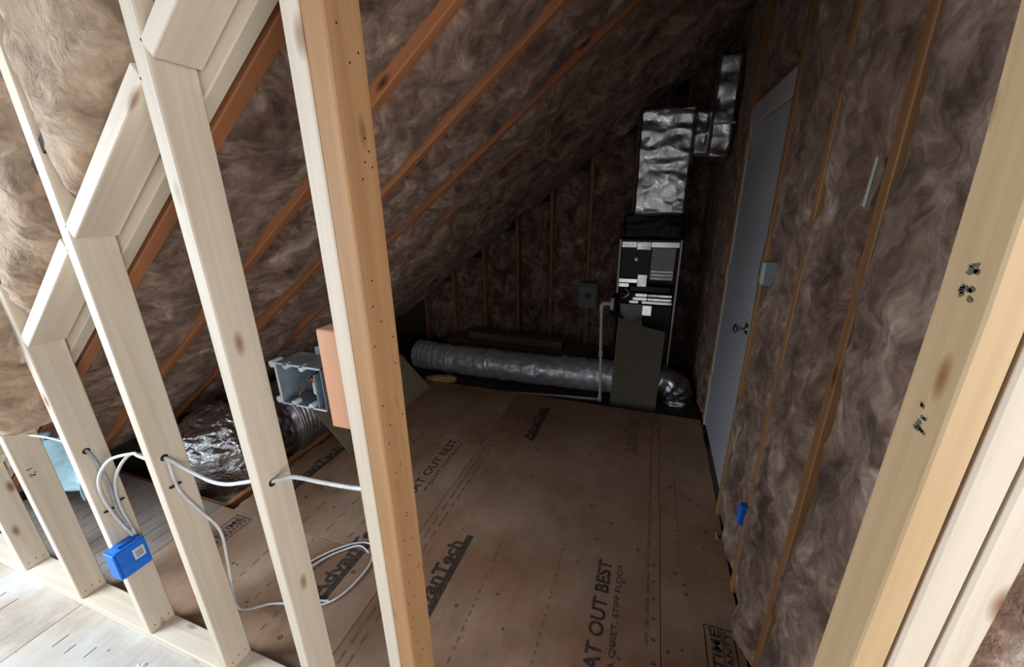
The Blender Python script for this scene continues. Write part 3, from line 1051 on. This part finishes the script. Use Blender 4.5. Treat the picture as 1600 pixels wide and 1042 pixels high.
fd = thing('flex_duct', (-0.9, 3.45, -0.09), 'long silver flexible duct lying along the far floor edge towards the furnace', 'duct')
flex('duct_body', [(-2.36, 3.56, 0.06), (-2.1, 3.54, 0.06), (-1.6, 3.53, 0.06), (-1.0, 3.53, 0.065), (-0.45, 3.53, 0.08), (0.0, 3.53, 0.09), (0.12, 3.53, 0.09)], 0.150, M['foil_soft'], fd, 30, 4, per=44, amp=0.007, ribamp=0.0025)
for x, z in ((-1.97, 0.035), (-1.5, 0.052), (-0.72, 0.07)):
    flex('band', [(x, 3.53, z + 0.012), (x + 0.02, 3.53, z + 0.012), (x + 0.04, 3.53, z + 0.012)], 0.157, M['foil_soft'], fd, 1, 7, per=6, amp=0.005, ribamp=0)
flex('boot', [(0.12, 3.53, 0.09), (0.22, 3.52, 0.10), (0.29, 3.52, 0.06), (0.325, 3.53, -0.02), (0.33, 3.54, -0.09)], lambda t: 0.148 - 0.04 * t, M['foil'], fd, 6, 11, per=8, amp=0.02)

ed = thing('eave_duct', (-2.5, 2.0, -0.16), 'dark crinkled foil duct bulging under the eave behind the studs', 'duct')
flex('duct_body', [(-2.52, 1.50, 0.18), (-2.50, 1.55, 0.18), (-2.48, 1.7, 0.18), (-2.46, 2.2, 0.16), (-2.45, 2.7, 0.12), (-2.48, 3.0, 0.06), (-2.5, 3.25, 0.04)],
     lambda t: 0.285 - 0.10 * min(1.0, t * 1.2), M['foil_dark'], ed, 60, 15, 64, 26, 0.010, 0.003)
flex('duct_end', [(-2.525, 1.56, 0.18), (-2.52, 1.48, 0.17), (-2.50, 1.40, 0.15), (-2.47, 1.32, 0.12), (-2.45, 1.27, 0.10), (-2.44, 1.25, 0.09)],
     lambda t: 0.285 * math.sqrt(max(0.0, 1 - (max(0.0, t - 0.12) / 0.885) ** 2.2)) + 0.01, M['foil_creased'], ed, 0, 19, 72, 10, 0.020, 0.0)
# ribbed section further along, brighter foil standing in for its highlights
flex('ribbed_section', [(-2.47, 1.80, 0.18), (-2.465, 2.0, 0.172), (-2.46, 2.3, 0.158)], lambda t: 0.268 - 0.012 * t, M['foil'], ed, 13, 23, 56, 40, 0.003, 0.014)

# grey panel standing along the floor edge, leaning onto the duct
pv = [(-1.88, 1.87, 0.0), (-1.88, 2.96, 0.0), (-2.055, 2.80, 0.372), (-2.055, 1.78, 0.372)]
nn = (Vector(pv[1]) - Vector(pv[0])).cross(Vector(pv[3]) - Vector(pv[0])).normalized() * 0.018
o = mesh_obj('plywood_sheet', [tuple(Vector(p) + Vector((0.0, 0, 0.003))) for p in pv] + [tuple(Vector(p) - nn * (1 if nn.x > 0 else -1) + Vector((0, 0, 0.009))) for p in pv],
             [(0, 1, 2, 3), (7, 6, 5, 4), (0, 4, 5, 1), (1, 5, 6, 2), (2, 6, 7, 3), (3, 7, 4, 0)], M['osb_grey'], None, False)
tag(o, 'long grey wooden sheet on edge leaning over the eave side of the floor', 'sheet')

# tan scrap of insulation in front of the flex duct
V0 = []
sc = bmesh.new()
bmesh.ops.create_icosphere(sc, subdivisions=4, radius=1.0)
P = np.array([v.co[:] for v in sc.verts])
d = 1 + 0.25 * fbm(P * 2.2 + 4, 3, 5)
for v_, k in zip(sc.verts, d): v_.co = Vector((v_.co.x * 0.15 * k, v_.co.y * 0.06 * k, v_.co.z * 0.035 * k))
o = bm_obj('insulation_scrap', sc, plain('yellow_tan_fluff', rgb(176, 148, 96), 0.95, grain=0.8), None, (-1.84, 3.15, 0.01), (0, 0, 0.2), True)
tag(o, 'yellow tan scrap of insulation on the floor in front of the flexible duct', 'insulation')

# ================================================================== PVC DRAIN PIPE
pv = thing('drain_pipe', (-0.33, 3.33, -0.09), 'white plastic drain pipe rising from the floor to an elbow left of the furnace', 'pipe')
tube('riser_pipe', [(-0.326, 3.33, -0.075), (-0.336, 3.33, 0.2), (-0.35, 3.33, 0.5), (-0.361, 3.33, 0.80)], 0.0125, M['pvc'], pv, 12)
tube('elbow', [(-0.361, 3.33, 0.775), (-0.361, 3.33, 0.815), (-0.352, 3.33, 0.835), (-0.325, 3.33, 0.84), (-0.29, 3.33, 0.84)], 0.0165, M['pvc'], pv, 12, 4)
tube('tee', [(-0.275, 3.33, 0.79), (-0.275, 3.33, 0.89)], 0.017, M['pvc'], pv, 12, 1)
disc('coupling', (-0.3435, 3.33, 0.36), (-0.02, 0, 1), 0.017, 0.05, M['pvc'], pv)
disc('coupling', (-0.3275, 3.33, -0.085), (-0.02, 0, 1), 0.018, 0.05, M['pvc'], pv)
tube('floor_run', [(-1.16, 3.21, -0.07), (-0.80, 3.27, -0.07), (-0.33, 3.33, -0.07)], 0.0125, M['pvc'], pv, 12, 3)
box('pipe_strap', (-1.185, 3.19, -0.1), (-1.15, 3.235, -0.052), M['black_wrap'], pv)

# ================================================================== things on the gable
gb = thing('disconnect_box', (-0.622, 4.36, 0.52), 'grey electrical switch box mounted on the far gable wall', 'switch box')
box('case', (-0.73, 4.30, 0.52), (-0.52, 4.395, 0.80), M['grey_box'], gb, 0.012, 2)
box('cover', (-0.715, 4.29, 0.545), (-0.535, 4.302, 0.775), M['grey_box'], gb, 0.006)
disc('switch_handle', (-0.62, 4.292, 0.665), (0, -1, 0), 0.03, 0.03, M['black_wrap'], gb)
tube('conduit', [(-0.62, 4.36, 0.52), (-0.62, 4.36, 0.3), (-0.62, 4.36, 0.06)], 0.012, M['grey_box'], gb)
for (x0, x1, y, z, hgt, lab) in ((-1.98, -0.83, 4.15, 0.105, 0.09, 'longer grey plank lying highest in front of the gable wall'), (-1.80, -0.42, 3.86, -0.10, 0.15, 'grey plank lying just behind the flexible duct')):
    o = board('lumber_plank', (x0, y, z + hgt / 2), (x1, y - 0.06, z + hgt / 2), hgt, 0.16, M['grey_lumber'], None, (0, 0, 1))
    tag(o, lab, 'lumber', 'planks by the gable wall')
o = board('lumber_plank', (-2.25, 4.15, 0.0), (-0.3, 4.13, 0.0), 0.20, 0.28, M['grey_lumber'], None, (0, 0, 1))
tag(o, 'thick dark bottom plank under the others by the gable wall', 'lumber', 'planks by the gable wall')

# ================================================================== ELECTRICAL BOXES AND CABLES
sb = box('wood_block', (-0.656, 0.612, 1.20), (-0.576, 0.655, 1.435), M['scrap'], None, 0.003)
sb.name = 'wood_block'
tag(sb, 'short reddish wood block nailed beside the pale doorway stud', 'wood block')

eb = thing('outlet_box', (-0.78, 0.66, 1.205), 'open blue grey plastic electrical box fixed to the reddish wood block', 'electrical box')
bx0, bx1, bz0, bz1, by0, by1 = -0.850, -0.709, 1.207, 1.318, 0.655, 0.735
t_ = 0.003
bm = bmesh.new()
c = Vector((-0.78, 0.66, 1.205))
for lo, hi in (((bx0, by0, bz0), (bx0 + t_, by1, bz1)), ((bx1 - t_, by0, bz0), (bx1, by1, bz1)), ((bx0, by0, bz0), (bx1, by1, bz0 + t_)), ((bx0, by0, bz1 - t_), (bx1, by1, bz1)), ((bx0, by1 - t_, bz0), (bx1, by1, bz1))):
    add_box(bm, Vector(lo) - c, Vector(hi) - c, 0.0006)
bm_obj('shell', bm, M['shaded_pvc'], eb, c)
for (x, z) in ((bx0 - 0.006, bz1 - 0.004), (bx0 - 0.006, bz0 + 0.010)):
    disc('screw_boss', (x, by0 - 0.004, z), (0, 1, 0), 0.009, 0.03, M['lit_pvc'], eb, 14)
for (x, z) in ((bx0 + 0.035, bz1 - 0.006), (bx0 + 0.085, bz1 - 0.006), (bx0 + 0.04, bz0 + 0.006), (bx0 + 0.095, bz0 + 0.006)):
    disc('screw_boss', (x, by0 - 0.003, z), (0, 1, 0), 0.0075, 0.02, M['lit_pvc'], eb, 12)
box('divider', (bx1 - 0.028, by0 + 0.002, bz0 + 0.003), (bx1 - 0.024, by0 + 0.05, bz1 - 0.02), M['shaded_pvc'], eb, 0.0006)
for (p0, p1) in (((bx0, bz1 - 0.003), (bx1, bz1 + 0.001)), ((bx0, bz0 - 0.001), (bx1, bz0 + 0.003)), ((bx0 - 0.001, bz0), (bx0 + 0.003, bz1))):
    box('rim', (p0[0], by0 - 0.003, p0[1]), (p1[0], by0 + 0.002, p1[1]), M['lit_pvc'], eb, 0.0005)
box('rear_tab', (bx0 + 0.06, by1 - 0.012, bz1), (bx1, by1, bz1 + 0.022), M['lit_pvc'], eb, 0.003)
for k in range(3):
    tube('wire', [(-0.775 + 0.004 * k, by1 - 0.006, 1.268 - 0.006 * k), (-0.765, by0 + 0.028, 1.262 - 0.010 * k), (-0.745, by0 + 0.022, 1.252 - 0.008 * k), (-0.722, by0 + 0.03, 1.25 - 0.007 * k)], 0.0045, M['cable'], eb)
tube('ground_wire', [(-0.775, by1 - 0.006, 1.285), (-0.785, by0 + 0.04, 1.265), (-0.80, by0 + 0.02, 1.24), (-0.805, by0 + 0.012, 1.228)], 0.0022, M['copper'], eb)
tube('wire', [(-0.775, by1 - 0.006, 1.28), (-0.77, by0 + 0.03, 1.275), (-0.75, by0 + 0.025, 1.27), (-0.735, by0 + 0.03, 1.262)], 0.0045, M['copper'], eb)

bb = thing('switch_box', (-1.745, 0.59, 0.385), 'bright blue plastic switch box nailed to the third stud from the left', 'electrical box')
c = Vector((-1.745, 0.60, 0.385))
bm = bmesh.new()
add_box(bm, (-0.0245, -0.048, 0.0), (0.032, 0.046, 0.118), 0.004, 2)
bm_obj('shell', bm, M['blue'], bb, c)
box('front_rim', (-1.770, 0.546, 0.388), (-1.712, 0.553, 0.500), M['blue'], bb, 0.002)
for z in (0.380, 0.505):
    disc('nail_barrel', (-1.733, 0.575, z), (0, 1, 0), 0.005, 0.05, M['deep_blue'], bb, 10)
lp = box('label_plate', (-1.7135, 0.600, 0.432), (-1.7125, 0.634, 0.476), M['white_label_and_glint'], bb, 0)
lp['label'] = 'white printed sticker'
box('print', (-1.7128, 0.605, 0.438), (-1.7118, 0.629, 0.468), M['light_grey'], lp, 0)


def cable(pts, label, r=0.0052, mat='cable', staples=(), n=8):
    t = thing('cable', pts[0], label, 'cable')
    tube('jacket', pts, r, M[mat], t, n)
    for (x, y, z) in staples:
        box('staple', (x - 0.001, y - 0.016, z - 0.002), (x + 0.010, y + 0.016, z + 0.002), M['nail'], t, 0.0008)
    return t


# through stud 3 into the blue box
cable([(-1.40, 0.612, 0.93), (-1.50, 0.622, 0.925), (-1.568, 0.64, 0.905), (-1.66, 0.615, 0.875), (-1.735, 0.600, 0.79), (-1.757, 0.600, 0.70), (-1.757, 0.612, 0.60), (-1.752, 0.632, 0.505)],
      'white cable looping from the fourth stud in a wide arc into the blue box', staples=[(-1.769, 0.606, 0.645)])
cable([(-1.40, 0.622, 0.925), (-1.52, 0.632, 0.918), (-1.60, 0.645, 0.89), (-1.685, 0.645, 0.825), (-1.745, 0.638, 0.74), (-1.757, 0.632, 0.64), (-1.752, 0.64, 0.505)],
      'white cable curving tightly from the fourth stud down to the blue box', staples=[(-1.769, 0.638, 0.66)])
cable([(-1.80, 0.612, 0.895), (-1.765, 0.612, 0.888), (-1.752, 0.617, 0.84), (-1.756, 0.626, 0.75), (-1.756, 0.622, 0.62), (-1.753, 0.644, 0.505)], 'grey white cable leaving the hole above the blue box', mat='cable_grey')
cable([(-2.62, 0.64, 0.84), (-2.45, 0.62, 0.82), (-2.30, 0.62, 0.845), (-2.2, 0.64, 0.847), (-2.05, 0.64, 0.863), (-1.90, 0.63, 0.875), (-1.80, 0.615, 0.89)], 'thin white cable crossing in front of the pale blue wrap', 0.004)
# stud 3 to stud 4 to the doorway stud
cable([(-1.40, 0.612, 0.955), (-1.33, 0.610, 0.962), (-1.28, 0.625, 0.925), (-1.20, 0.635, 0.893), (-1.12, 0.630, 0.905), (-1.04, 0.625, 0.935), (-0.95, 0.615, 0.975), (-0.895, 0.611, 0.988), (-0.84, 0.625, 1.005), (-0.76, 0.645, 0.992), (-0.67, 0.645, 1.0), (-0.56, 0.63, 1.03)],
      'white cable strung through the studs to the doorway post', 0.0058)
# from stud 3 down to the coil on the floor
cable([(-1.36, 0.608, 0.966), (-1.325, 0.609, 0.955), (-1.315, 0.605, 0.90), (-1.318, 0.613, 0.835), (-1.312, 0.640, 0.745), (-1.278, 0.66, 0.655), (-1.30, 0.665, 0.50), (-1.40, 0.70, 0.22), (-1.48, 0.77, 0.06), (-1.44, 0.85, 0.008), (-1.33, 0.885, 0.008), (-1.236, 0.912, 0.008), (-1.183, 0.971, 0.008), (-1.159, 1.069, 0.008), (-1.165, 1.17, 0.008), (-1.22, 1.25, 0.008), (-1.30, 1.242, 0.008), (-1.392, 1.161, 0.008), (-1.46, 1.05, 0.008), (-1.47, 0.97, 0.012), (-1.40, 0.915, 0.018), (-1.27, 0.93, 0.018)],
      'grey cable hanging from the fourth stud and coiled on the floor', 0.0048, 'cable', [(-1.33, 0.609, 0.865)])
cable([(-1.21, 0.94, 0.010), (-1.26, 0.92, 0.020), (-1.34, 0.93, 0.022), (-1.42, 1.0, 0.014), (-1.40, 1.10, 0.010), (-1.34, 1.18, 0.010), (-1.27, 1.22, 0.020), (-1.2, 1.2, 0.020)], 'second strand of loose white cable lying in the floor coil', 0.0048)

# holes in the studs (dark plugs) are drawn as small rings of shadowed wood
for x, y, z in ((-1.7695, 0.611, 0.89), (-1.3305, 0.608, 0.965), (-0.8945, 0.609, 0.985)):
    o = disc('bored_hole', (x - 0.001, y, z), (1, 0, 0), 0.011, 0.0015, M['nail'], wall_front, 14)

# pale blue plastic wrap hanging behind the left studs
v, f = [], []
nU, nV = 14, 20
for i in range(nU + 1):
    for j in range(nV + 1):
        u, q = i / nU, j / nV
        x = -2.41 + 0.21 * u - 0.06 * (1 - q)
        z = 0.50 + 0.27 * q - 0.10 * abs(u - 0.55) * (1 - q)
        y = 0.715 + 0.035 * math.sin(u * 9) + 0.02 * math.sin(q * 5 + u * 4)
        v.append((x, y, z))
for i in range(nU):
    for j in range(nV):
        a = i * (nV + 1) + j
        f.append((a, a + nV + 1, a + nV + 2, a + 1))
o = mesh_obj('plastic_wrap', v, f, M['cyan_wrap'])
sm = o.modifiers.new('thickness', 'SOLIDIFY'); sm.thickness = 0.004
tag(o, 'pale blue crumpled plastic wrap hanging behind the two leftmost studs', 'wrap')

# boxes in the right wall
wb = thing('wall_box', (0.47, 1.62, 0.38), 'small dark blue electrical box half sunk in the right wall insulation', 'electrical box')
box('shell', (0.452, 1.56, 0.37), (0.49, 1.595, 0.465), M['deep_blue'], wb, 0.003)
box('front_rim', (0.448, 1.562, 0.38), (0.454, 1.593, 0.455), M['blue'], wb, 0.003)
gs = thing('grey_wall_box', (0.47, 1.9, 1.33), 'small pale grey electrical box on the stud right of the door', 'electrical box')
box('shell', (0.448, 1.885, 1.33), (0.50, 1.925, 1.43), M['grey_box'], gs, 0.003)
box('cover', (0.443, 1.888, 1.335), (0.449, 1.922, 1.425), M['tape'], gs, 0.001)
o = box('tape_strip', (0.462, 1.20, 1.66), (0.466, 1.212, 1.77), M['tape'], None, 0.002)
o.rotation_euler = (0.06, 0, 0)
tag(o, 'narrow pale strip of tape on the right wall insulation', 'tape')
# paper scraps
for (loc, rot, sz, lab) in (((0.462, 1.87, 0.0), (0.3, 0.9, 0.2), 0.05, 'torn white scrap at the foot of the right wall'), ((-1.712, 0.50, 0.004), (0.05, 0.1, 0.5), 0.035, 'small white paper scrap on the bright floor before the plate')):
    bm = bmesh.new()
    pts = [(-0.5, -0.2), (0.1, -0.35), (0.5, 0.0), (0.25, 0.3), (-0.15, 0.15), (-0.4, 0.35)]
    a_ = [bm.verts.new((x * sz, y * sz, 0.004 * math.sin(x * 9))) for x, y in pts]
    b_ = [bm.verts.new((x * sz, y * sz, 0.004 * math.sin(x * 9) + 0.002)) for x, y in pts]
    bm.faces.new(a_[::-1]); bm.faces.new(b_)
    for i in range(6):
        j = (i + 1) % 6
        bm.faces.new((a_[i], a_[j], b_[j], b_[i]))
    o = bm_obj('paper_scrap', bm, M['paper'], None, loc, rot)
    tag(o, lab, 'scrap')
